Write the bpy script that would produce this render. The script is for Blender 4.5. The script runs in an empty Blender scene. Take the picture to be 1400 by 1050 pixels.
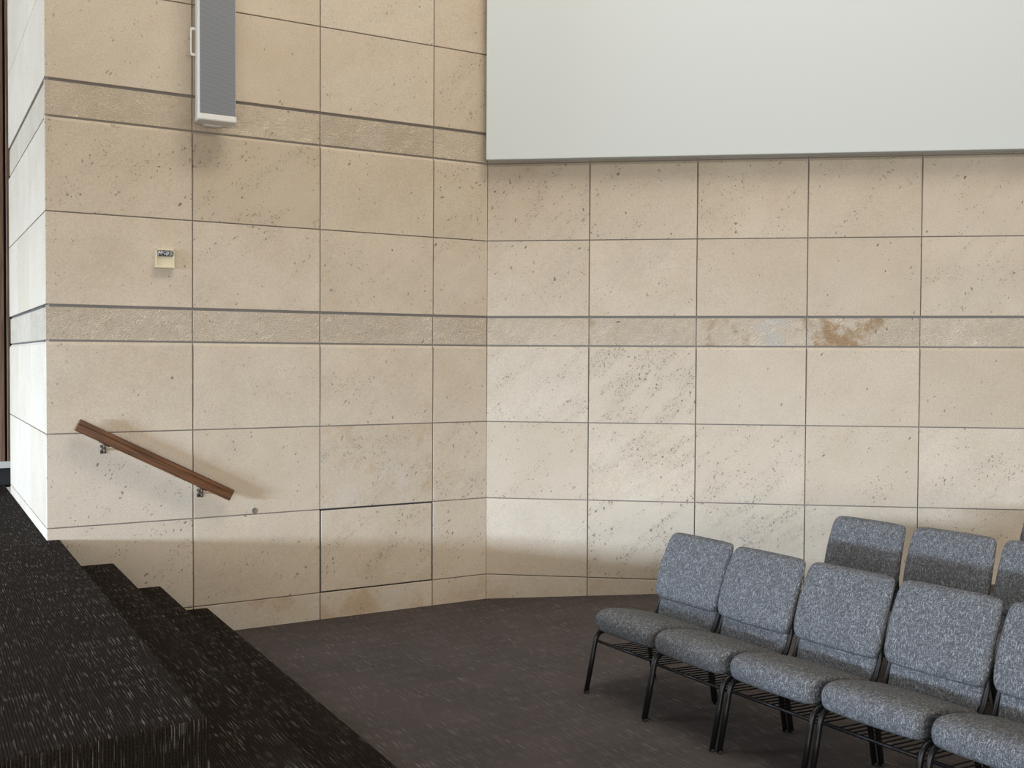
import bpy, bmesh, math, random
from mathutils import Vector, Matrix, Euler
R = math.radians
sc = bpy.context.scene
col = sc.collection
random.seed(7)

# ------------------------------------------------------------------ frames
CAM_H = 1.9133
CORNER = Vector((-0.19965, 8.2895, 0.0))
ROT_A = R(30.088)          # left stone wall: x runs along the wall to the right, y goes into the wall
ROT_B = R(-7.603)          # right stone wall
ROT_S = R(30.088 - 90.0)   # return face of the left wall
MA = Matrix.Translation(CORNER) @ Matrix.Rotation(ROT_A, 4, 'Z')
MB_ = Matrix.Translation(CORNER) @ Matrix.Rotation(ROT_B, 4, 'Z')
EDGE = MA @ Vector((-3.210, 0, 0))
MS = Matrix.Translation(EDGE) @ Matrix.Rotation(ROT_S, 4, 'Z')
SLOPE = 0.080              # the seating floor rises beyond the corner

# ------------------------------------------------------------------ helpers
def obj(name, bm, mats, parent=None, smooth=False, mw=None):
    me = bpy.data.meshes.new(name)
    bm.normal_update()
    bm.to_mesh(me); bm.free()
    if not isinstance(mats, (list, tuple)): mats = [mats]
    for m in mats: me.materials.append(m)
    if smooth:
        for p in me.polygons: p.use_smooth = True
    o = bpy.data.objects.new(name, me)
    col.objects.link(o)
    if parent is not None: o.parent = parent
    if mw is not None: o.matrix_world = mw
    return o

def tag(o, label=None, cat=None, group=None, kind=None):
    if label: o['label'] = label
    if cat: o['category'] = cat
    if group: o['group'] = group
    if kind: o['kind'] = kind
    return o

def empty(name, mw):
    o = bpy.data.objects.new(name, None)
    o.empty_display_size = 0.1
    col.objects.link(o)
    o.matrix_world = mw
    return o

def add_box(bm, x0, x1, y0, y1, z0, z1, mi=0, bev=0.0, seg=2):
    vs = [bm.verts.new((x, y, z)) for z in (z0, z1) for y in (y0, y1) for x in (x0, x1)]
    fs = []
    for q in ((0, 2, 3, 1), (4, 5, 7, 6), (0, 1, 5, 4), (2, 6, 7, 3), (0, 4, 6, 2), (1, 3, 7, 5)):
        f = bm.faces.new([vs[i] for i in q]); f.material_index = mi; fs.append(f)
    if bev > 0:
        es = list({e for f in fs for e in f.edges})
        bmesh.ops.bevel(bm, geom=es, offset=bev, segments=seg, affect='EDGES', profile=0.5)
    return vs

def add_prism(bm, poly, z0, z1, mi=0):
    """poly: list of (x, y) counter-clockwise, extruded in z"""
    n = len(poly)
    a = [bm.verts.new((p[0], p[1], z0)) for p in poly]
    b = [bm.verts.new((p[0], p[1], z1)) for p in poly]
    f = bm.faces.new(b); f.material_index = mi
    f = bm.faces.new(list(reversed(a))); f.material_index = mi
    for i in range(n):
        j = (i + 1) % n
        f = bm.faces.new((a[i], a[j], b[j], b[i])); f.material_index = mi
    return a, b

def add_tube(bm, pts, r, n=10, flat=1.0, cap=True):
    """a tube swept along points; flat squashes it sideways"""
    pts = [Vector(p) for p in pts]
    rings = []
    prev_n = None
    for i, p in enumerate(pts):
        if i == 0: t = pts[1] - pts[0]
        elif i == len(pts) - 1: t = pts[-1] - pts[-2]
        else: t = (pts[i + 1] - pts[i]).normalized() + (pts[i] - pts[i - 1]).normalized()
        t.normalize()
        if prev_n is None:
            up = Vector((1, 0, 0)) if abs(t.x) < 0.8 else Vector((0, 0, 1))
            nn = (up - t * up.dot(t)).normalized()
        else:
            nn = (prev_n - t * prev_n.dot(t)).normalized()
        prev_n = nn
        bb = t.cross(nn)
        rr = r[i] if isinstance(r, (list, tuple)) else r
        rings.append([bm.verts.new(p + nn * (math.cos(2 * math.pi * k / n) * rr * flat) + bb * (math.sin(2 * math.pi * k / n) * rr)) for k in range(n)])
    for a, b in zip(rings, rings[1:]):
        for k in range(n):
            bm.faces.new((a[k], a[(k + 1) % n], b[(k + 1) % n], b[k]))
    if cap:
        bm.faces.new(list(reversed(rings[0]))); bm.faces.new(rings[-1])

def loft(bm, rings, cap=True):
    vr = [[bm.verts.new(p) for p in ring] for ring in rings]
    n = len(vr[0])
    for a, b in zip(vr, vr[1:]):
        for k in range(n):
            bm.faces.new((a[k], a[(k + 1) % n], b[(k + 1) % n], b[k]))
    if cap:
        bm.faces.new(list(reversed(vr[0]))); bm.faces.new(vr[-1])
    bmesh.ops.recalc_face_normals(bm, faces=bm.faces[:])

def catmull(pts, n):
    """n samples along a Catmull-Rom curve through pts"""
    P = [Vector(p) for p in pts]
    P = [P[0] * 2 - P[1]] + P + [P[-1] * 2 - P[-2]]
    out = []
    segs = len(P) - 3
    for i in range(n):
        u = i / (n - 1) * segs
        k = min(int(u), segs - 1); t = u - k
        a, b, c, d = P[k:k + 4]
        out.append(0.5 * ((2 * b) + (c - a) * t + (2 * a - 5 * b + 4 * c - d) * t * t + (3 * b - a - 3 * c + d) * t ** 3))
    return out

# ------------------------------------------------------------------ materials
def new_mat(name):
    m = bpy.data.materials.new(name); m.use_nodes = True
    nt = m.node_tree
    b = nt.nodes['Principled BSDF']
    return m, nt, b

def N(nt, typ, **kw):
    n = nt.nodes.new(typ)
    for k, v in kw.items():
        if k.startswith('i_'):
            key = k[2:]
            n.inputs[int(key) if key.isdigit() else key].default_value = v
        else: setattr(n, k, v)
    return n

def L(nt, a, b): nt.links.new(a, b)

def mathn(nt, op, a, b=None, c=None, clamp=False):
    n = nt.nodes.new('ShaderNodeMath'); n.operation = op; n.use_clamp = clamp
    for i, v in enumerate((a, b, c)):
        if v is None: continue
        if isinstance(v, (int, float)): n.inputs[i].default_value = v
        else: nt.links.new(v, n.inputs[i])
    return n.outputs[0]

def ramp(nt, v, lo, hi, a=0.0, b=1.0, smooth=True):
    n = nt.nodes.new('ShaderNodeMapRange')
    n.interpolation_type = 'SMOOTHSTEP' if smooth else 'LINEAR'
    n.inputs[1].default_value = lo; n.inputs[2].default_value = hi
    n.inputs[3].default_value = a; n.inputs[4].default_value = b
    nt.links.new(v, n.inputs[0])
    return n.outputs[0]

def mixc(nt, fac, a, b, mode='MIX'):
    n = nt.nodes.new('ShaderNodeMix'); n.data_type = 'RGBA'; n.blend_type = mode
    if isinstance(fac, (int, float)): n.inputs[0].default_value = fac
    else: nt.links.new(fac, n.inputs[0])
    for i, v in ((6, a), (7, b)):
        if isinstance(v, (tuple, list)): n.inputs[i].default_value = (*v, 1) if len(v) == 3 else v
        else: nt.links.new(v, n.inputs[i])
    return n.outputs[2]

def simple(name, c, rough=0.5, metal=0.0, spec=0.5):
    m, nt, b = new_mat(name)
    b.inputs['Base Color'].default_value = (*c, 1)
    b.inputs['Roughness'].default_value = rough
    b.inputs['Metallic'].default_value = metal
    b.inputs['Specular IOR Level'].default_value = spec
    return m

def vec_scale(nt, v, s, off=None):
    n = nt.nodes.new('ShaderNodeMapping')
    n.inputs['Scale'].default_value = s
    nt.links.new(v, n.inputs['Vector'])
    if off is not None: nt.links.new(off, n.inputs['Location'])
    return n.outputs[0]

def stone(name, rough_face):
    """honed limestone slabs with fossil pits, or (rough_face) the chiselled bands"""
    m, nt, b = new_mat(name)
    tc = N(nt, 'ShaderNodeTexCoord').outputs['Object']
    at = N(nt, 'ShaderNodeAttribute', attribute_name='tile')     # r tone, g b offsets of the slab
    a2 = N(nt, 'ShaderNodeAttribute', attribute_name='slab')     # r pit density, g warm stain
    sep = N(nt, 'ShaderNodeSeparateColor'); L(nt, at.outputs['Color'], sep.inputs[0])
    sep2 = N(nt, 'ShaderNodeSeparateColor'); L(nt, a2.outputs['Color'], sep2.inputs[0])
    tone, og, ob = sep.outputs
    dens, stain, _ = sep2.outputs
    off = N(nt, 'ShaderNodeVectorMath', operation='SCALE'); L(nt, at.outputs['Color'], off.inputs[0]); off.inputs['Scale'].default_value = 37.0
    P = N(nt, 'ShaderNodeVectorMath', operation='ADD'); L(nt, tc, P.inputs[0]); L(nt, off.outputs[0], P.inputs[1])
    P = P.outputs[0]
    # broad clouds and diagonal bedding
    big = N(nt, 'ShaderNodeTexNoise', i_Scale=2.2, i_Detail=4.0, i_Roughness=0.55); L(nt, P, big.inputs['Vector'])
    rot = N(nt, 'ShaderNodeMapping'); rot.inputs['Scale'].default_value = (1.0, 1, 3.2)
    rot0 = N(nt, 'ShaderNodeMapping'); rot0.inputs['Rotation'].default_value = (0, R(42), 0); L(nt, P, rot0.inputs['Vector']); L(nt, rot0.outputs[0], rot.inputs['Vector'])
    bed = N(nt, 'ShaderNodeTexNoise', i_Scale=1.6, i_Detail=3.0, i_Roughness=0.6); L(nt, rot.outputs[0], bed.inputs['Vector'])
    fine = N(nt, 'ShaderNodeTexNoise', i_Scale=95.0, i_Detail=3.0, i_Roughness=0.7); L(nt, P, fine.inputs['Vector'])
    mid = N(nt, 'ShaderNodeTexNoise', i_Scale=22.0, i_Detail=4.0, i_Roughness=0.65); L(nt, P, mid.inputs['Vector'])
    c = mixc(nt, ramp(nt, big.outputs['Fac'], 0.3, 0.7), (0.50, 0.415, 0.312), (0.57, 0.487, 0.385))
    c = mixc(nt, ramp(nt, bed.outputs['Fac'], 0.45, 0.75, 0, 0.15 if rough_face else 0.6), c, (0.475, 0.408, 0.33))
    c = mixc(nt, ramp(nt, mid.outputs['Fac'], 0.35, 0.7, 0, 0.35), c, (0.60, 0.52, 0.42))
    # slab to slab difference
    c = mixc(nt, ramp(nt, tone, 0.0, 1.0, 0.0, 0.25 if rough_face else 0.55, False), c, mixc(nt, og, (0.45, 0.365, 0.265), (0.58, 0.51, 0.425)))
    g = N(nt, 'ShaderNodeHueSaturation'); L(nt, c, g.inputs['Color'])
    L(nt, mathn(nt, 'ADD', 0.85 if rough_face else 0.71, mathn(nt, 'MULTIPLY', fine.outputs['Fac'], 0.58)), g.inputs['Value'])
    c = g.outputs[0]
    # fossil pits: elongated cells that survive a density test and cluster along the bedding
    warp = N(nt, 'ShaderNodeTexNoise', i_Scale=9.0, i_Detail=2.0); L(nt, P, warp.inputs['Vector'])
    wv = N(nt, 'ShaderNodeVectorMath', operation='SCALE'); L(nt, warp.outputs['Color'], wv.inputs[0]); wv.inputs['Scale'].default_value = 0.09
    PW = N(nt, 'ShaderNodeVectorMath', operation='ADD'); L(nt, P, PW.inputs[0]); L(nt, wv.outputs[0], PW.inputs[1])
    clus = N(nt, 'ShaderNodeTexNoise', i_Scale=2.6, i_Detail=2.5, i_Roughness=0.6); L(nt, rot.outputs[0], clus.inputs['Vector'])
    dn = mathn(nt, 'MULTIPLY', ramp(nt, clus.outputs['Fac'], 0.42, 0.70), dens)
    c = mixc(nt, mathn(nt, 'MULTIPLY', mathn(nt, 'MINIMUM', dn, 1.0), 0.17), c, (0.33, 0.275, 0.215))
    pit_total = None
    for rz, sx, scl, lim, rad in ((R(65), 2.1, 20.0, 0.85, 0.29), (R(-50), 2.6, 33.0, 0.8, 0.31), (R(20), 1.5, 58.0, 0.42, 0.32)):
        mr = N(nt, 'ShaderNodeMapping'); mr.inputs['Rotation'].default_value = (0, rz, 0); L(nt, PW.outputs[0], mr.inputs['Vector'])
        mp = N(nt, 'ShaderNodeMapping'); mp.inputs['Scale'].default_value = (1.0, 1.0, sx); L(nt, mr.outputs[0], mp.inputs['Vector'])
        vo = N(nt, 'ShaderNodeTexVoronoi', i_Scale=scl); vo.feature = 'F1'; L(nt, mp.outputs[0], vo.inputs['Vector'])
        cs = N(nt, 'ShaderNodeSeparateColor'); L(nt, vo.outputs['Color'], cs.inputs[0])
        keep = mathn(nt, 'LESS_THAN', cs.outputs[0], mathn(nt, 'MULTIPLY', dn, lim))
        spot = ramp(nt, vo.outputs['Distance'], rad * 0.55, rad, 1.0, 0.0)
        s = mathn(nt, 'MULTIPLY', mathn(nt, 'MULTIPLY', keep, spot), ramp(nt, cs.outputs[1], 0, 1, 0.35, 1.0, False))
        pit_total = s if pit_total is None else mathn(nt, 'MAXIMUM', pit_total, s)
    c = mixc(nt, mathn(nt, 'MULTIPLY', pit_total, 0.92), c, (0.15, 0.12, 0.09))
    # warm or pale stains
    sn = N(nt, 'ShaderNodeTexNoise', i_Scale=3.2, i_Detail=5.0, i_Roughness=0.65); L(nt, P, sn.inputs['Vector'])
    c = mixc(nt, mathn(nt, 'MULTIPLY', ramp(nt, sn.outputs['Fac'], 0.5, 0.62), stain), c, (0.40, 0.27, 0.15))
    c = mixc(nt, mathn(nt, 'MULTIPLY', ramp(nt, sn.outputs['Fac'], 0.46, 0.36), mathn(nt, 'MULTIPLY', stain, 0.8)), c, (0.56, 0.53, 0.50))
    L(nt, c, b.inputs['Base Color'])
    b.inputs['Roughness'].default_value = 0.72
    b.inputs['Specular IOR Level'].default_value = 0.25
    h = mathn(nt, 'SUBTRACT', mathn(nt, 'MULTIPLY', fine.outputs['Fac'], 0.25), pit_total)
    bp = N(nt, 'ShaderNodeBump'); bp.inputs['Strength'].default_value = 0.35; bp.inputs['Distance'].default_value = 0.004
    L(nt, h, bp.inputs['Height'])
    nrm = bp.outputs[0]
    if rough_face:
        d0 = N(nt, 'ShaderNodeMapping'); d0.inputs['Rotation'].default_value = (0, R(28), 0); L(nt, PW.outputs[0], d0.inputs['Vector'])
        dv = N(nt, 'ShaderNodeMapping'); dv.inputs['Scale'].default_value = (1, 1, 2.6); L(nt, d0.outputs[0], dv.inputs['Vector'])
        ch = N(nt, 'ShaderNodeTexNoise', i_Scale=66.0, i_Detail=2.0, i_Roughness=0.5, i_Distortion=0.8); L(nt, dv.outputs[0], ch.inputs['Vector'])
        b2 = N(nt, 'ShaderNodeBump'); b2.inputs['Distance'].default_value = 0.05
        L(nt, mathn(nt, 'ADD', 0.5, mathn(nt, 'MULTIPLY', og, 0.3), clamp=True), b2.inputs['Strength'])
        L(nt, ch.outputs['Fac'], b2.inputs['Height']); L(nt, nrm, b2.inputs['Normal'])
        nrm = b2.outputs[0]
    L(nt, nrm, b.inputs['Normal'])
    return m

STONE = stone('honed_limestone', False)
BAND = stone('chiselled_limestone', True)
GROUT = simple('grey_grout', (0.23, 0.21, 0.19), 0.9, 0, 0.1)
GROUT_SIDE = simple('darkened_grey_grout', (0.12, 0.115, 0.11), 0.9, 0, 0.1)  # same grout coloured darker to offset the strong light on the return
DARKJOINT = simple('dark_open_joint', (0.05, 0.05, 0.055), 0.9, 0, 0.1)

def carpet(name, base, dark, fleck, ribs, fl_amt):
    m, nt, b = new_mat(name)
    tc = N(nt, 'ShaderNodeTexCoord').outputs['Object']
    s = N(nt, 'ShaderNodeSeparateXYZ'); L(nt, tc, s.inputs[0])
    x, y, z = s.outputs
    gn = N(nt, 'ShaderNodeTexCoord').outputs['Normal']
    sn = N(nt, 'ShaderNodeSeparateXYZ'); L(nt, gn, sn.inputs[0])
    # ribs run along y and wrap over nosings
    across = mathn(nt, 'ADD', x, mathn(nt, 'MULTIPLY', z, mathn(nt, 'GREATER_THAN', mathn(nt, 'ABSOLUTE', sn.outputs[0]), 0.7)))
    along = mathn(nt, 'SUBTRACT', y, mathn(nt, 'MULTIPLY', z, mathn(nt, 'GREATER_THAN', mathn(nt, 'ABSOLUTE', sn.outputs[1]), 0.7)))
    def nz(su, sv, det, w=0.0):
        cx = N(nt, 'ShaderNodeCombineXYZ')
        L(nt, mathn(nt, 'MULTIPLY', across, su), cx.inputs[0]); L(nt, mathn(nt, 'MULTIPLY', along, sv), cx.inputs[1]); cx.inputs[2].default_value = w
        n = N(nt, 'ShaderNodeTexNoise', i_Scale=1.0, i_Detail=det, i_Roughness=0.5); L(nt, cx.outputs[0], n.inputs['Vector'])
        return n.outputs['Fac']
    c = mixc(nt, ramp(nt, nz(2.0, 2.0, 3.0), 0.3, 0.7), base, dark)
    rib = mathn(nt, 'SINE', mathn(nt, 'MULTIPLY', across, 2 * math.pi / 0.0105))
    ribf = ramp(nt, rib, -0.5, 0.9)
    c = mixc(nt, mathn(nt, 'MULTIPLY', mathn(nt, 'SUBTRACT', 1.0, ribf), ribs), c, tuple(v * 0.35 for v in dark))
    gr = nz(260.0, 170.0, 2.0, 3.0)
    c = mixc(nt, ramp(nt, gr, 0.35, 0.75, 0.0, 0.55), c, tuple(v * 1.9 for v in base))
    # broken light yarn dashes
    d1 = ramp(nt, nz(250.0, 6.5, 0.0, 5.0), 0.69, 0.77)
    d2 = ramp(nt, nz(250.0, 11.0, 0.0, 9.0), 0.68, 0.76)
    patch = ramp(nt, nz(5.0, 3.0, 2.0, 2.0), 0.35, 0.6, 0.35, 1.0)
    dash = mathn(nt, 'MULTIPLY', mathn(nt, 'MAXIMUM', d1, mathn(nt, 'MULTIPLY', d2, 0.6)), patch)
    speck = ramp(nt, nz(20.0, 170.0, 1.0, 12.0), 0.30, 0.55, 0.45, 1.0)
    c = mixc(nt, mathn(nt, 'MULTIPLY', mathn(nt, 'MULTIPLY', dash, fl_amt), speck), c, fleck)
    L(nt, c, b.inputs['Base Color'])
    b.inputs['Roughness'].default_value = 0.95
    b.inputs['Specular IOR Level'].default_value = 0.05
    b.inputs['Sheen Weight'].default_value = 0.0
    b.inputs['Sheen Roughness'].default_value = 0.6
    bp = N(nt, 'ShaderNodeBump'); bp.inputs['Strength'].default_value = 0.6; bp.inputs['Distance'].default_value = 0.004
    L(nt, mathn(nt, 'ADD', mathn(nt, 'MULTIPLY', ribf, 0.8), gr), bp.inputs['Height']); L(nt, bp.outputs[0], b.inputs['Normal'])
    return m

CARPET_FLOOR = carpet('charcoal_floor_carpet', (0.080, 0.068, 0.064), (0.059, 0.050, 0.047), (0.29, 0.26, 0.24), 0.30, 0.70)
CARPET_STAGE = carpet('dark_brown_stage_carpet', (0.0190, 0.0140, 0.0105), (0.0130, 0.0095, 0.0070), (0.25, 0.225, 0.20), 0.75, 0.62)

def fabric():
    m, nt, b = new_mat('grey_tweed_fabric')
    tc = N(nt, 'ShaderNodeTexCoord').outputs['Object']
    oi = N(nt, 'ShaderNodeObjectInfo')
    ad = N(nt, 'ShaderNodeVectorMath', operation='ADD'); L(nt, tc, ad.inputs[0])
    cb = N(nt, 'ShaderNodeCombineXYZ'); L(nt, mathn(nt, 'MULTIPLY', oi.outputs['Random'], 20.0), cb.inputs[0]); L(nt, cb.outputs[0], ad.inputs[1])
    v = ad.outputs[0]
    def nz(s, det=2.0, dist=0.0):
        n = N(nt, 'ShaderNodeTexNoise', i_Scale=1.0, i_Detail=det, i_Roughness=0.6, i_Distortion=dist); L(nt, vec_scale(nt, v, s), n.inputs['Vector'])
        return n.outputs['Fac']
    warp = nz((380, 55, 55), 2, 0.5)
    weft = nz((55, 280, 380), 2, 0.5)
    body = nz((150, 110, 110), 3)
    c = mixc(nt, ramp(nt, body, 0.35, 0.65), (0.054, 0.053, 0.053), (0.086, 0.085, 0.086))
    c = mixc(nt, ramp(nt, warp, 0.52, 0.68, 0, 0.62), c, (0.37, 0.37, 0.375))
    c = mixc(nt, ramp(nt, weft, 0.54, 0.69, 0, 0.55), c, (0.33, 0.33, 0.335))
    c = mixc(nt, ramp(nt, nz((210, 120, 210), 2), 0.56, 0.68, 0, 0.6), c, (0.030, 0.032, 0.038))
    L(nt, c, b.inputs['Base Color'])
    b.inputs['Roughness'].default_value = 0.9
    b.inputs['Specular IOR Level'].default_value = 0.15
    b.inputs['Sheen Weight'].default_value = 0.0
    bp = N(nt, 'ShaderNodeBump'); bp.inputs['Strength'].default_value = 0.5; bp.inputs['Distance'].default_value = 0.002
    L(nt, mathn(nt, 'ADD', warp, weft), bp.inputs['Height']); L(nt, bp.outputs[0], b.inputs['Normal'])
    return m
FABRIC = fabric()
BLACK = simple('black_powder_coat', (0.007, 0.007, 0.008), 0.36, 0.0, 0.35)
RUBBER = simple('black_rubber', (0.02, 0.02, 0.02), 0.8)

def wood(name, a, bcol, axis_scale):
    m, nt, b = new_mat(name)
    tc = N(nt, 'ShaderNodeTexCoord').outputs['Object']
    n1 = N(nt, 'ShaderNodeTexNoise', i_Scale=1.0, i_Detail=4.0, i_Roughness=0.6, i_Distortion=0.5); L(nt, vec_scale(nt, tc, axis_scale), n1.inputs['Vector'])
    c = mixc(nt, ramp(nt, n1.outputs['Fac'], 0.3, 0.7), a, bcol)
    L(nt, c, b.inputs['Base Color'])
    b.inputs['Roughness'].default_value = 0.42
    return m
WOOD = wood('oiled_walnut', (0.060, 0.021, 0.006), (0.155, 0.059, 0.017), (4, 90, 90))
SLATWOOD = wood('dark_slat_wood', (0.075, 0.036, 0.018), (0.16, 0.085, 0.045), (60, 60, 2.5))
STEEL = simple('dull_bronze', (0.13, 0.105, 0.08), 0.45, 0.7)
WHITE = simple('white_enamel', (0.74, 0.74, 0.71), 0.4)
SCREEN = simple('matte_white_screen', (0.635, 0.675, 0.685), 0.8, 0, 0.2)
CREAM = simple('cream_plastic', (0.66, 0.59, 0.42), 0.45)
BLACKGAP = simple('black_recess', (0.012, 0.011, 0.010), 0.9)
PALE = simple('pale_ledge', (0.45, 0.42, 0.38), 0.6)

def grille():
    m, nt, b = new_mat('grey_speaker_grille')
    tc = N(nt, 'ShaderNodeTexCoord').outputs['Object']
    s = N(nt, 'ShaderNodeSeparateXYZ'); L(nt, tc, s.inputs[0])
    wz = mathn(nt, 'SINE', mathn(nt, 'MULTIPLY', s.outputs[2], 2 * math.pi / 0.012))
    wx = mathn(nt, 'SINE', mathn(nt, 'MULTIPLY', s.outputs[0], 2 * math.pi / 0.0085))
    h = mathn(nt, 'MULTIPLY', mathn(nt, 'ADD', mathn(nt, 'MULTIPLY', wz, 0.75), mathn(nt, 'MULTIPLY', wx, 0.25)), 1.0)
    c = mixc(nt, ramp(nt, h, -0.8, 0.8), (0.15, 0.162, 0.178), (0.215, 0.23, 0.25))
    L(nt, c, b.inputs['Base Color']); b.inputs['Roughness'].default_value = 0.6
    return m
GRILLE = grille()

def lensmat():
    m, nt, b = new_mat('faceted_grey_lens')
    tc = N(nt, 'ShaderNodeTexCoord').outputs['Object']
    vo = N(nt, 'ShaderNodeTexVoronoi', i_Scale=150.0); L(nt, tc, vo.inputs['Vector'])
    sp = N(nt, 'ShaderNodeSeparateColor'); L(nt, vo.outputs['Color'], sp.inputs[0])
    c = mixc(nt, ramp(nt, sp.outputs[0], 0.3, 0.85), (0.05, 0.05, 0.055), (0.55, 0.55, 0.56))
    L(nt, c, b.inputs['Base Color']); b.inputs['Roughness'].default_value = 0.15
    return m
LENS = lensmat()

# ------------------------------------------------------------------ stone walls
# heights of the slab courses above the front floor; 'b' marks the chiselled bands
COURSES = [(-0.02, 0.1962, ''), (0.1962, 0.8056, ''), (0.8056, 1.4129, ''), (1.4129, 2.0129, 'under'), (2.0129, 2.2406, 'b'),
           (2.2406, 2.8397, ''), (2.8397, 3.4469, 'under'), (3.4469, 3.6811, 'b'), (3.6811, 4.298, ''), (4.298, 4.905, ''), (4.905, 5.51, '')]

def stone_wall(name, mw, joints, seed, end_pad=(0, 0), dens_map=None, stain_map=None, open_joint=None, body=None, grout=None):
    rnd = random.Random(seed)
    bm = bmesh.new()
    la = bm.loops.layers.float_color.new('tile')
    lb = bm.loops.layers.float_color.new('slab')
    g = 0.0035                                   # half a joint
    D = 0.030
    for ci, (z0, z1, kind) in enumerate(COURSES):
        band = kind == 'b'
        for ji in range(len(joints) - 1):
            x0, x1 = joints[ji], joints[ji + 1]
            a, b_, lo, hi = x0 + g, x1 - g, z0 + g, z1 - g
            if ji == 0: a = x0 + end_pad[0]
            if ji == len(joints) - 2: b_ = x1 - end_pad[1]
            y0 = 0.0
            c_top = c_bot = c_side = 0.0025
            if band: y0 = 0.008; lo = z0 + 0.007; hi = z1 - 0.010
            if kind == 'under': hi = z1 - 0.005; c_top = 0.019
            if ci in (5, 8): lo = z0 + 0.008
            if open_joint and (ci, ji) in open_joint:
                a += 0.005; b_ -= 0.005; lo += 0.004; hi -= 0.006
            tcol = (rnd.random(), rnd.random(), rnd.random(), 1)
            dn = (dens_map or {}).get((ci, ji), 0.18 + 0.75 * rnd.random() ** 1.8)
            st = (stain_map or {}).get((ci, ji), 0.25 if ci == 0 else (0.10 * rnd.random()))
            if band:
                dn *= 0.25
                tcol = (tcol[0], 0.2 + 0.45 * tcol[1], tcol[2], 1)
            scol = (dn, st, 0, 1)
            # front face and chamfers; outline points run counter-clockwise seen from the room
            F = [(a + c_side, y0, lo + c_bot), (b_ - c_side, y0, lo + c_bot), (b_ - c_side, y0, hi - c_top), (a + c_side, y0, hi - c_top)]
            cy = [0.0025, 0.0025, 0.016 if kind == 'under' else 0.0025, 0.016 if kind == 'under' else 0.0025]
            G = [(a, y0 + cy[0], lo), (b_, y0 + cy[1], lo), (b_, y0 + cy[2], hi), (a, y0 + cy[3], hi)]
            H = [(p[0], D, p[2]) for p in G]
            vf = [bm.verts.new(p) for p in F]; vg = [bm.verts.new(p) for p in G]; vh = [bm.verts.new(p) for p in H]
            fs = [bm.faces.new(vf)]
            for i in range(4):
                j = (i + 1) % 4
                fs.append(bm.faces.new((vg[i], vg[j], vf[j], vf[i])))
                fs.append(bm.faces.new((vh[i], vh[j], vg[j], vg[i])))
            for f in fs:
                f.material_index = 1 if band else 0
                for lp in f.loops:
                    lp[la] = tcol; lp[lb] = scol
    # mortar bed behind the slabs and the wall body
    X0, X1 = body or (joints[0], joints[-1])
    add_box(bm, X0, X1, 0.016, 0.24, -0.02, 5.51, 2)
    if open_joint:
        for ci, ji in open_joint:
            z0, z1, _ = COURSES[ci]; x0, x1 = joints[ji], joints[ji + 1]; w = 0.011
            for q in ((x0 - .004, x0 + w, z0, z1), (x1 - w, x1 + .004, z0, z1), (x0, x1, z0 - .004, z0 + w), (x0, x1, z1 - w, z1 + .004)):
                add_box(bm, q[0], q[1], 0.012, 0.02, q[2], q[3], 3)
    o = obj(name, bm, [STONE, BAND, grout or GROUT, DARKJOINT], mw=mw)
    tag(o, kind='structure')
    return o

JA = [-3.210, -2.288, -1.380, -0.472, 0.0]
dA = {(1, 0): .5, (2, 0): .35, (2, 1): .15, (3, 0): .15, (5, 1): .55, (5, 0): .1, (6, 0): .75, (6, 1): .9, (3, 2): .45, (2, 2): .75, (2, 3): .7, (5, 2): .35, (5, 3): .5, (8, 0): .2, (8, 1): .05, (8, 2): .35, (3, 3): .15, (3, 1): .1, (6, 2): .12}
stone_wall('wall_left', MA, JA, 11, (0, 0.0), dA, {(2, 2): .35, (4, 0): .05, (0, 1): .5, (0, 2): .5}, {(1, 2)}, (-3.188, 0.10))
JB = [0.0, 0.8057, 1.6338, 2.4620, 3.2902, 4.1183, 4.9465, 5.7747]
dB = {(1, 0): .15, (1, 1): 1.6, (1, 2): 1.5, (1, 3): .4, (1, 4): .4, (2, 0): .45, (2, 1): 1.0, (2, 2): .8, (2, 3): .45, (2, 4): .4, (3, 0): .8, (3, 1): 1.4, (3, 2): .1, (3, 3): .1, (3, 4): .1,
      (5, 0): .45, (5, 1): .15, (5, 2): .12, (5, 3): .3, (5, 4): .6, (6, 0): 1.0, (6, 1): .45, (6, 2): .4, (6, 3): .25, (6, 4): .3}
stone_wall('wall_right', MB_, JB, 23, (0.0, 0), dB, {(4, 1): .55, (4, 2): .75, (4, 3): .95, (0, 0): .3})
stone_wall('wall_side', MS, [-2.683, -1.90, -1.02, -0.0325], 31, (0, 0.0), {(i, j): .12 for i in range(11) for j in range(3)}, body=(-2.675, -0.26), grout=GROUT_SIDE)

# slatted timber wall seen past the end of the stone return
bm = bmesh.new()
add_box(bm, -6.4, -2.9, 3.42, 3.55, 0.70, 5.5, 1)
x = -6.38
k = 0
while x < -2.95:
    w = 0.030 if k % 3 else 0.045
    add_box(bm, x, x + w, 3.375, 3.42, 0.945, 5.5, 0, 0.004, 1)
    x += w + 0.020; k += 1
add_box(bm, -6.4, -2.9, 3.34, 3.42, 0.885, 0.945, 2)
add_box(bm, -6.4, -2.9, 3.38, 3.42, 0.72, 0.885, 1)
tag(obj('wall_rear', bm, [SLATWOOD, BLACKGAP, PALE], mw=MA), kind='structure')

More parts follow.
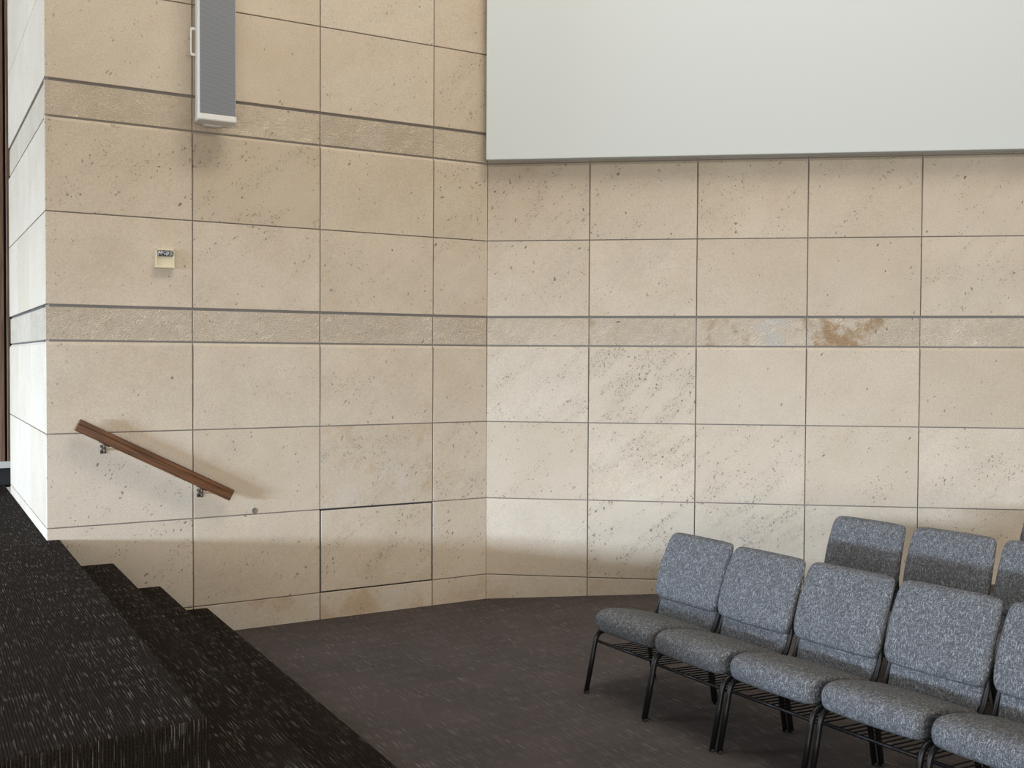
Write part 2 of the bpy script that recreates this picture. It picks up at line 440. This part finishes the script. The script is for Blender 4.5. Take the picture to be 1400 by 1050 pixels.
# ------------------------------------------------------------------ floor: level in front of the stage, then a gentle ramp
bm = bmesh.new()
cb, sb = math.cos(ROT_B - ROT_A), math.sin(ROT_B - ROT_A)
def bpt(t, y=0.02): return (t * cb - y * sb, t * sb + y * cb)
flat = [(-2.195, 0.02), (-2.195, -9.0), (0.0, -9.0), (0.0, 0.02)]
p1 = bpt(5.8)
ramp_poly = [(0.0, 0.02), (0.0, -9.0), (8.0, -9.0), (8.0, p1[1]), p1, bpt(0.03)]
for poly in (flat, ramp_poly):
    top = [bm.verts.new((p[0], p[1], SLOPE * max(0.0, p[0]))) for p in poly]
    f = bm.faces.new(top); f.normal_update()
    if f.normal.z < 0: f.normal_flip()
tag(obj('floor', bm, CARPET_FLOOR, mw=MA), kind='structure')

# ------------------------------------------------------------------ stage with three steps
ST_Z = 0.7319
st = empty('stage', MA @ Matrix.Translation((-3.128, -1.9, 0)))
tag(st, 'dark carpeted stage with carpeted steps running down to the floor from the stone wall', 'stage')
off = Matrix.Translation((3.128, 1.9, 0))
def stage_part(name, poly, z0, z1, nose, round_edges=0.018):
    # nose: the pairs of corners between which the top edge is exposed and rounded
    bm = bmesh.new()
    lo, hi = add_prism(bm, poly, z0, z1)
    es = [bm.edges.get((hi[a], hi[b])) for a, b in nose]
    bmesh.ops.bevel(bm, geom=es, offset=round_edges, segments=4, affect='EDGES', profile=0.5)
    bmesh.ops.triangulate(bm, faces=[f for f in bm.faces if len(f.verts) > 4], ngon_method='EAR_CLIP')
    bmesh.ops.recalc_face_normals(bm, faces=bm.faces[:])
    o = obj(name, bm, CARPET_STAGE)
    o.parent = st; o.matrix_parent_inverse = off
    return o
sd = (-0.991, -0.134)
corner = (-3.128, -3.821)
far = (corner[0] + sd[0] * 5.2, corner[1] + sd[1] * 5.2)
stage_part('platform', [(-3.128, -0.002), (-3.213, -0.002), (-3.213, 3.37), (far[0], 3.37), far, corner], 0.0, ST_Z, ((0, 5), (4, 5)))
inner = [(-3.120, 0.0), (-3.120, corner[1] - 0.004), (far[0], far[1] - 0.004)]
stage_part('step', [(-2.80, -0.002), (-3.127, -0.002), (-3.127, corner[1] - 0.002), (far[0], far[1] - 0.002), (far[0], -6.6), (-2.80, -6.6)], 0.0, 0.548, ((0, 5),))
stage_part('step', [(-2.50, -0.002), (-2.799, -0.002), (-2.799, -6.6), (-2.50, -6.6)], 0.0, 0.364, ((0, 3),))
stage_part('step', [(-2.187, -0.002), (-2.499, -0.002), (-2.499, -6.6), (-2.187, -6.6)], 0.0, 0.181, ((0, 3),))

# ------------------------------------------------------------------ handrail on the left wall
def mA(s, d, z): return Vector((-s, -d, z))
hr_a, hr_b = mA(3.036, 0.085, 1.476), mA(2.050, 0.085, 0.962)
mid = (hr_a + hr_b) / 2
dirv = (hr_b - hr_a).normalized()
ln = (hr_b - hr_a).length
rx = math.atan2(-dirv.z, dirv.x)
hr = empty('handrail', MA @ Matrix.Translation(mid) @ Matrix.Rotation(rx, 4, 'Y'))
tag(hr, 'sloping brown wooden handrail on two metal brackets, fixed to the stone wall above the steps', 'handrail')
bm = bmesh.new()
# moulded profile in (y, z): grip with a finger groove on the room side
prof = [(-0.024, -0.034), (0.018, -0.034), (0.024, -0.028), (0.024, 0.026), (0.016, 0.034), (-0.016, 0.034), (-0.026, 0.026), (-0.027, 0.012), (-0.022, 0.004), (-0.022, -0.012), (-0.027, -0.020), (-0.028, -0.030)]
loft(bm, [[Vector((xx, p[0] * k, p[1] * k * 1.18)) for p in prof] for xx, k in ((-ln / 2, .93), (-ln / 2 + .003, 1), (ln / 2 - .003, 1), (ln / 2, .93))])
obj('rail', bm, WOOD, hr)
for fx in (-ln / 2 + 0.205, ln / 2 - 0.205):
    bm = bmesh.new()
    loc = Vector((fx, 0, -0.040))
    iv = Matrix.Rotation(-rx, 3, 'Y')
    def w(v): return loc + iv @ Vector(v)
    add_tube(bm, [w((0, 0.0, 0.002)), w((0, 0.0, -0.022)), w((0.0, 0.012, -0.035)), w((0.0, 0.05, -0.040)), w((0, 0.084, -0.040))], 0.0075, 8)
    pl = [bm.verts.new(w((a, b, c))) for c in (-0.068, -0.012) for b in (0.076, 0.0845) for a in (-0.014, 0.014)]
    for q in ((0, 2, 3, 1), (4, 5, 7, 6), (0, 1, 5, 4), (2, 6, 7, 3), (0, 4, 6, 2), (1, 3, 7, 5)): bm.faces.new([pl[i] for i in q])
    add_tube(bm, [w((0, 0.0, -0.030)), w((0, -0.006, -0.060))], 0.009, 8)
    vs = [bm.verts.new((p.x, p.y, p.z)) for p in (Vector((fx + a, b, -0.040 + c)) for c in (-0.006, -0.0005) for b in (-0.016, 0.016) for a in (-0.035, 0.035))]
    for q in ((0, 2, 3, 1), (4, 5, 7, 6), (0, 1, 5, 4), (2, 6, 7, 3), (0, 4, 6, 2), (1, 3, 7, 5)): bm.faces.new([vs[i] for i in q])
    obj('bracket', bm, STEEL, hr, True)

# ------------------------------------------------------------------ column loudspeaker
SPK_S, SPK_Z0, SPK_Z1 = 2.172, 3.490, 5.2
sp = empty('loudspeaker', MA @ Matrix.Translation((-SPK_S, 0, SPK_Z0)))
tag(sp, 'tall white column loudspeaker with grey mesh front, hung high on the stone wall', 'loudspeaker')
W, DP, BK = 0.128, 0.215, 0.055
H = SPK_Z1 - SPK_Z0
def spk_outline(k, w, d):
    # plan outline, front is -y, with rounded front corners and a narrower back
    pts = []
    for cx, cy, a0 in ((-w + .028, -d + .028, 180), (w - .028, -d + .028, 270)):
        for i in range(6):
            a = R(a0 + 90 * i / 5); pts.append((cx + .028 * math.cos(a), cy + .028 * math.sin(a)))
    pts += [(w - .006, -BK - .05), (w - .045, -BK), (-w + .045, -BK), (-w + .006, -BK - .05)]
    return pts
bm = bmesh.new()
loft(bm, [[Vector((p[0] * k, p[1], z)) for p in spk_outline(0, W, DP)] for z, k in ((0, .985), (.004, 1), (H - .004, 1), (H, .985))])
obj('cabinet', bm, WHITE, sp)
bm = bmesh.new()
add_box(bm, -W + .012, W - .010, -DP - .006, -DP + .004, .036, H - .03, 0, .003, 1)
obj('grille', bm, GRILLE, sp)
bm = bmesh.new()
loft(bm, [[Vector((p[0] * k, p[1] * k2, z)) for p in spk_outline(0, W + .003, DP + .009)] for z, k, k2 in ((-.004, .97, .985), (.003, 1, 1), (.034, 1, 1), (.036, .99, .995))])
obj('end_cap', bm, WHITE, sp)
bm = bmesh.new()
for zz in (.43, .60):
    add_box(bm, -W - .022, -W + .005, -.130, -.112, zz, zz + .018, 0, .002, 1)
add_tube(bm, [(-W - .022, -.121, .435), (-W - .024, -.121, .48), (-W - .024, -.121, .57), (-W - .022, -.121, .615)], .006, 8)
obj('handle', bm, WHITE, sp)
bm = bmesh.new()
add_box(bm, -.055, .065, -BK - .02, -.001, -.010, .030, 0, .003, 1)
obj('wall_bracket', bm, WHITE, sp)
bm = bmesh.new()
add_box(bm, -.055, .065, -BK - .02, -.001, H - .5, H - .46, 0, .003, 1)
obj('wall_bracket', bm, WHITE, sp)

# ------------------------------------------------------------------ small cream box on the wall
wb = empty('wall_box', MA @ Matrix.Translation((-2.478, 0, 2.572)))
tag(wb, 'small square cream box with a grey faceted strip on top, fixed to the stone wall', 'wall box')
bm = bmesh.new()
h = .062
add_box(bm, -h, h, -.030, 0, -h, h, 0, .004, 2)
add_box(bm, -h, -h + .012, -.042, -.028, -h, h, 0, .002, 1)
add_box(bm, h - .008, h, -.042, -.028, -h, h, 0, .002, 1)
add_box(bm, -h - .003, h + .003, -.044, -.028, -h - .003, -h + .008, 0, .002, 1)
add_box(bm, -h, h, -.042, -.028, h - .010, h, 0, .002, 1)
obj('housing', bm, CREAM, wb)
bm = bmesh.new()
add_tube(bm, [(-.048, -.030, .032), (-.042, -.030, .032), (.046, -.030, .032), (.052, -.030, .032)], [.012, .020, .020, .012], 10)
obj('lens', bm, LENS, wb, False)

# ------------------------------------------------------------------ white screen panel above the right wall
bm = bmesh.new()
add_prism(bm, [(0.006, -0.004), (0.005, -0.115), (6.4, -0.115), (6.4, -0.004)], 3.458, 6.2)
bmesh.ops.bevel(bm, geom=bm.edges[:], offset=.003, segments=2, affect='EDGES')
bmesh.ops.recalc_face_normals(bm, faces=bm.faces[:])
scr = obj('projection_screen', bm, SCREEN, mw=MB_)
tag(scr, 'large blank white screen panel mounted high across the right stone wall', 'screen')

# small plug in the stone below the handrail
bm = bmesh.new()
loft(bm, [[Vector((rr * math.cos(2 * math.pi * k / 14), y, rr * 1.15 * math.sin(2 * math.pi * k / 14))) for k in range(14)] for y, rr in ((-.0005, .019), (-.004, .018), (-.004, .011), (-.002, .009), (-.002, .002))])
pg = obj('wall_plug', bm, simple('dark_stone_plug', (0.16, 0.145, 0.125), 0.7), mw=MA @ Matrix.Translation((-1.863, 0, 0.832)))
tag(pg, 'small round dark plug set in the stone wall below the lower end of the handrail', 'plug')

# ------------------------------------------------------------------ chairs
# local frame: x along the row (to the right seen from the front), y backwards, z up; origin between the front feet
LEGX = 0.2525
def make_chair(name):
    root = empty(name, Matrix.Identity(4))
    # seat: side profile swept across the width with rounded ends
    top = [(.034, .425), (.046, .455), (.075, .474), (.12, .483), (.20, .478), (.32, .453), (.43, .424), (.500, .405), (.520, .392)]
    bot = [(.520, .362), (.50, .350), (.35, .352), (.18, .354), (.09, .352), (.058, .360), (.040, .385)]
    prof = [Vector((0, a, b)) for a, b in top + bot]
    cen = Vector((0, .27, .418))
    rings = []
    SW = .2545
    for x, inset in ((-SW, .030), (-SW + .004, .019), (-SW + .012, .010), (-SW + .028, .0025), (-SW + .06, 0), (-.1, -.002), (0, -.004), (.1, -.002), (SW - .06, 0), (SW - .028, .0025), (SW - .012, .010), (SW - .004, .019), (SW, .030)):
        ring = []
        for i, p in enumerate(prof):
            a, c = prof[i - 1], prof[(i + 1) % len(prof)]
            t = (c - a).normalized(); nrm = Vector((0, -t.z, t.y))
            if nrm.dot(p - cen) < 0: nrm = -nrm
            q = p - nrm * inset
            # corners of the front edge are rounded in plan
            e = max(0.0, abs(x) - (SW - .05)) / .05
            if p.y < .1: q = q + Vector((0, .022 * e * e, 0))
            ring.append(Vector((x, q.y, q.z)))
        rings.append(ring)
    bm = bmesh.new(); loft(bm, rings)
    o = obj('seat', bm, FABRIC, root, True)
    md = o.modifiers.new('soft', 'SUBSURF'); md.levels = 1; md.render_levels = 2
    # backrest: one cushion; narrow lumbar section, fold line, then the wide pad
    # z, y of the front face, half width, thickness, corner roundness
    sect = [(.352, .500, .205, .020), (.360, .498, .222, .034), (.42, .511, .229, .042), (.455, .522, .231, .044), (.482, .532, .232, .042),
            (.492, .537, .233, .038), (.497, .525, .236, .052), (.504, .509, .242, .074), (.530, .503, .256, .086), (.585, .517, .2615, .082), (.65, .538, .262, .076),
            (.71, .562, .2615, .070), (.77, .589, .260, .064), (.812, .610, .258, .058), (.836, .624, .254, .053), (.852, .635, .247, .047), (.862, .645, .232, .038), (.867, .653, .208, .020)]
    rings = []
    for z, y, hw, th in sect:
        ring = []
        n = 9
        e = min(th * .48, .030)
        fr = []
        bow = .010 if z > .5 else .004
        # front edge from left to right, then the back
        for cx, sg in ((-1, -1), (1, 1)):
            for i in range(4):
                a = R(90 * i / 3)
                if cx < 0: fr.append((-hw + e - e * math.cos(a), e - e * math.sin(a)))
                else: fr.append((hw - e + e * math.sin(a), e - e * math.cos(a)))
        left, right = fr[:4], fr[4:]
        mids = [(hw * t, -bow * (1 - t * t)) for t in (-.66, -.33, 0, .33, .66)]
        left = [(p[0], p[1]) for p in left]
        front = left + mids + right
        back = [(p[0], 2 * (th / 2) - p[1]) for p in reversed(left + right)]
        pts = front + [(hw, th - e)] + [(hw - e * .4, th - e * .3), (hw * .5, th), (0, th), (-hw * .5, th), (-hw + e * .4, th - e * .3), (-hw, th - e)]
        # lean of the slice: follow the profile
        rings.append([Vector((px, y + py, z + 0.25 * py)) for px, py in pts])
    bm = bmesh.new(); loft(bm, rings)
    o = obj('backrest', bm, FABRIC, root, True)
    md = o.modifiers.new('soft', 'SUBSURF'); md.levels = 1; md.render_levels = 2
    # legs
    rt = .0158
    for s in (-1, 1):
        x = s * LEGX
        bm = bmesh.new()
        pts = [(x, .002, .006), (x, .046, .20), (x, .062, .272)] + [tuple(p) for p in catmull([(x, .066, .290), (x, .078, .320), (x, .104, .340), (x, .140, .346)], 8)]
        add_tube(bm, pts, rt, 10, .8)
        lg = obj('leg', bm, BLACK, root, True)
        bm = bmesh.new()
        add_tube(bm, [(x, .0, 0), (x, .004, .014)], .0145, 10)
        obj('foot_cap', bm, RUBBER, lg, True)
        bm = bmesh.new()
        add_tube(bm, [(x, .515, .006), (x, .478, .20), (x, .452, .335)], rt, 10, .8)
        lg = obj('leg', bm, BLACK, root, True)
        bm = bmesh.new()
        add_tube(bm, [(x, .517, 0), (x, .514, .014)], .0145, 10)
        obj('foot_cap', bm, RUBBER, lg, True)
    bm = bmesh.new()
    for s in (-1, 1):
        x = s * LEGX
        add_tube(bm, [(x, .138, .346), (x, .30, .346), (x, .47, .340)], rt, 10, .8)
    for y in (.16, .44):
        add_tube(bm, [(-LEGX, y, .346), (LEGX, y, .346)], .010, 8)
    obj('seat_frame', bm, BLACK, root, True)
    bm = bmesh.new()
    for s in (-1, 1):
        xs = s * (LEGX - .009)
        add_tube(bm, [(s * LEGX, .462, .345), (xs, .500, .372), (xs, .532, .42), (xs, .562, .50), (s * .228, .590, .60), (s * .222, .634, .75), (s * .20, .668, .845)], [.0125, .0125, .0125, .0125, .011, .009, .006], 8)
    add_tube(bm, [(-.230, .572, .53), (.230, .572, .53)], .009, 8)
    obj('back_frame', bm, BLACK, root, True)
    # book rack under the seat
    bm = bmesh.new()
    add_tube(bm, [(-LEGX, .068, .296), (LEGX, .068, .296)], .0085, 8)
    add_tube(bm, [(-LEGX, .450, .262), (LEGX, .450, .262)], .0065, 8)
    nr = 13
    for i in range(nr):
        x = -LEGX + (i + .7) * 2 * LEGX / (nr + .4)
        add_tube(bm, [(x, .072, .292), (x, .10, .280), (x, .13, .262), (x, .30, .250), (x, .42, .246), (x, .450, .262)], .0035, 6)
    obj('book_rack', bm, BLACK, root, True)
    return root

def copy_tree(o, parent=None):
    c = o.copy(); col.objects.link(c)
    if parent is not None: c.parent = parent
    for ch in list(o.children): copy_tree(ch, c)
    return c

GROUP = 'grey upholstered chairs in rows'
# s of the front feet, d of the left front foot, turn, label
CH = [
    (0.640, 2.340, 3.5, 'grey tweed chair at the left end of the front row, nearest the stage steps'),
    (0.630, 2.876, 2.8, 'grey tweed chair second from the left end of the front row'),
    (0.590, 3.417, 3.8, 'grey tweed chair third from the left end of the front row'),
    (0.540, 3.956, 4.6, 'grey tweed chair fourth from the left end of the front row'),
    (0.492, 4.497, 5.0, 'grey tweed front-row chair cut off by the right edge of the photo'),
    (-0.400, 2.720, 3.0, 'grey tweed chair at the left end of the second row, seen above the front row'),
    (-0.455, 3.265, 3.0, 'grey tweed chair second from the left end of the second row'),
    (-0.500, 3.808, 3.0, 'grey tweed second-row chair cut off by the right edge of the photo'),
    (-1.20, 3.462, 3.0, 'grey tweed chair of the rearmost row, only a sliver showing at the right edge'),
]
proto = None
base = make_chair('padded_chair')
for i, (s, d, turn, label) in enumerate(CH):
    o = base if i == 0 else copy_tree(base)
    # centre of the front feet
    t = R(turn)
    s -= .011; d += .006
    fx, fy = -s, -d
    cx = fx + math.sin(t) * LEGX
    cy = fy - math.cos(t) * LEGX
    # chair x axis -> towards -y of the wall frame (down the row), chair y (backwards) -> +x of the wall frame
    m = Matrix.Translation((cx, cy, SLOPE * max(0, cx))) 
    yaw = Matrix.Rotation(R(-90) + t, 4, 'Z')
    tilt = Matrix.Identity(4)
    if cx > 0: tilt = Matrix.Rotation(-math.atan(SLOPE), 4, 'Y')
    o.matrix_world = MA @ m @ tilt @ yaw
    tag(o, label, 'chair', GROUP)

# ------------------------------------------------------------------ light
def area(name, loc, target, sx, sy, power, color):
    li = bpy.data.lights.new(name, 'AREA'); li.shape = 'RECTANGLE'; li.size = sx; li.size_y = sy
    li.energy = power; li.color = color
    o = bpy.data.objects.new(name, li); col.objects.link(o)
    o.location = loc
    o.rotation_euler = (Vector(target) - Vector(loc)).to_track_quat('-Z', 'Y').to_euler()
    return o
# far window band beyond the stage, its light skimming over the platform
area('window_light', MA @ Vector((-22.0, -7.2, 2.36)), MA @ Vector((0, -1.5, 0.9)), 5.0, 0.9, 6100, (0.62, 0.78, 1.0))
# added unseen block that keeps the window light off the upper walls
bm = bmesh.new()
add_box(bm, -16.3, -16.0, -13.0, 2.0, 2.31, 6.0)
tag(obj('light_blocker', bm, WHITE, mw=MA), kind='structure')
# window behind the stage, out of sight, lighting the stone return
area('stage_window_light', MA @ Vector((-8.5, 1.6, 3.2)), MA @ Vector((-3.2, 1.4, 2.6)), 2.6, 4.5, 500, (0.66, 0.82, 1.0))
# warm ceiling lamps washing down the two stone walls
area('ceiling_lamp_left', MA @ Vector((-1.4, -4.6, 9.4)), MA @ Vector((-1.4, -0.8, 1.0)), 4.0, 1.4, 190, (1.0, 0.91, 0.78))
area('ceiling_lamp_right', MB_ @ Vector((3.0, -3.2, 10.0)), MB_ @ Vector((3.0, -0.8, 1.0)), 5.0, 1.6, 165, (1.0, 0.92, 0.80))
# added broad fill from behind the camera, lifting the lower walls
area('rear_fill_light', (2.0, -8.0, 1.9), (-0.2, 8.0, 0.5), 11.0, 2.4, 900, (1.0, 0.95, 0.86))
w = bpy.data.worlds.new('World'); sc.world = w; w.use_nodes = True
bg = w.node_tree.nodes['Background']
bg.inputs[0].default_value = (1.0, 0.95, 0.88, 1); bg.inputs[1].default_value = 0.37

# ------------------------------------------------------------------ camera
cd = bpy.data.cameras.new('Camera'); cam = bpy.data.objects.new('Camera', cd); col.objects.link(cam)
cd.sensor_fit = 'HORIZONTAL'; cd.sensor_width = 36.0; cd.lens = 1430.0 / 1400.0 * 36.0
cd.clip_start = 0.05; cd.clip_end = 200
pi, ro = R(1.3946), R(0.2904)
f = Vector((0, math.cos(pi), -math.sin(pi))); up0 = Vector((0, math.sin(pi), math.cos(pi))); r0 = Vector((1, 0, 0))
r = math.cos(ro) * r0 + math.sin(ro) * up0
u = -math.sin(ro) * r0 + math.cos(ro) * up0
m = Matrix((r, u, -f)).transposed().to_4x4()
m.translation = (0, 0, CAM_H)
cam.matrix_world = m
sc.camera = cam

vs = sc.view_settings
sc.display_settings.display_device = 'sRGB'
vs.view_transform = 'Standard'; vs.look = 'None'; vs.exposure = 0.0; vs.gamma = 1.0; vs.use_curve_mapping = False
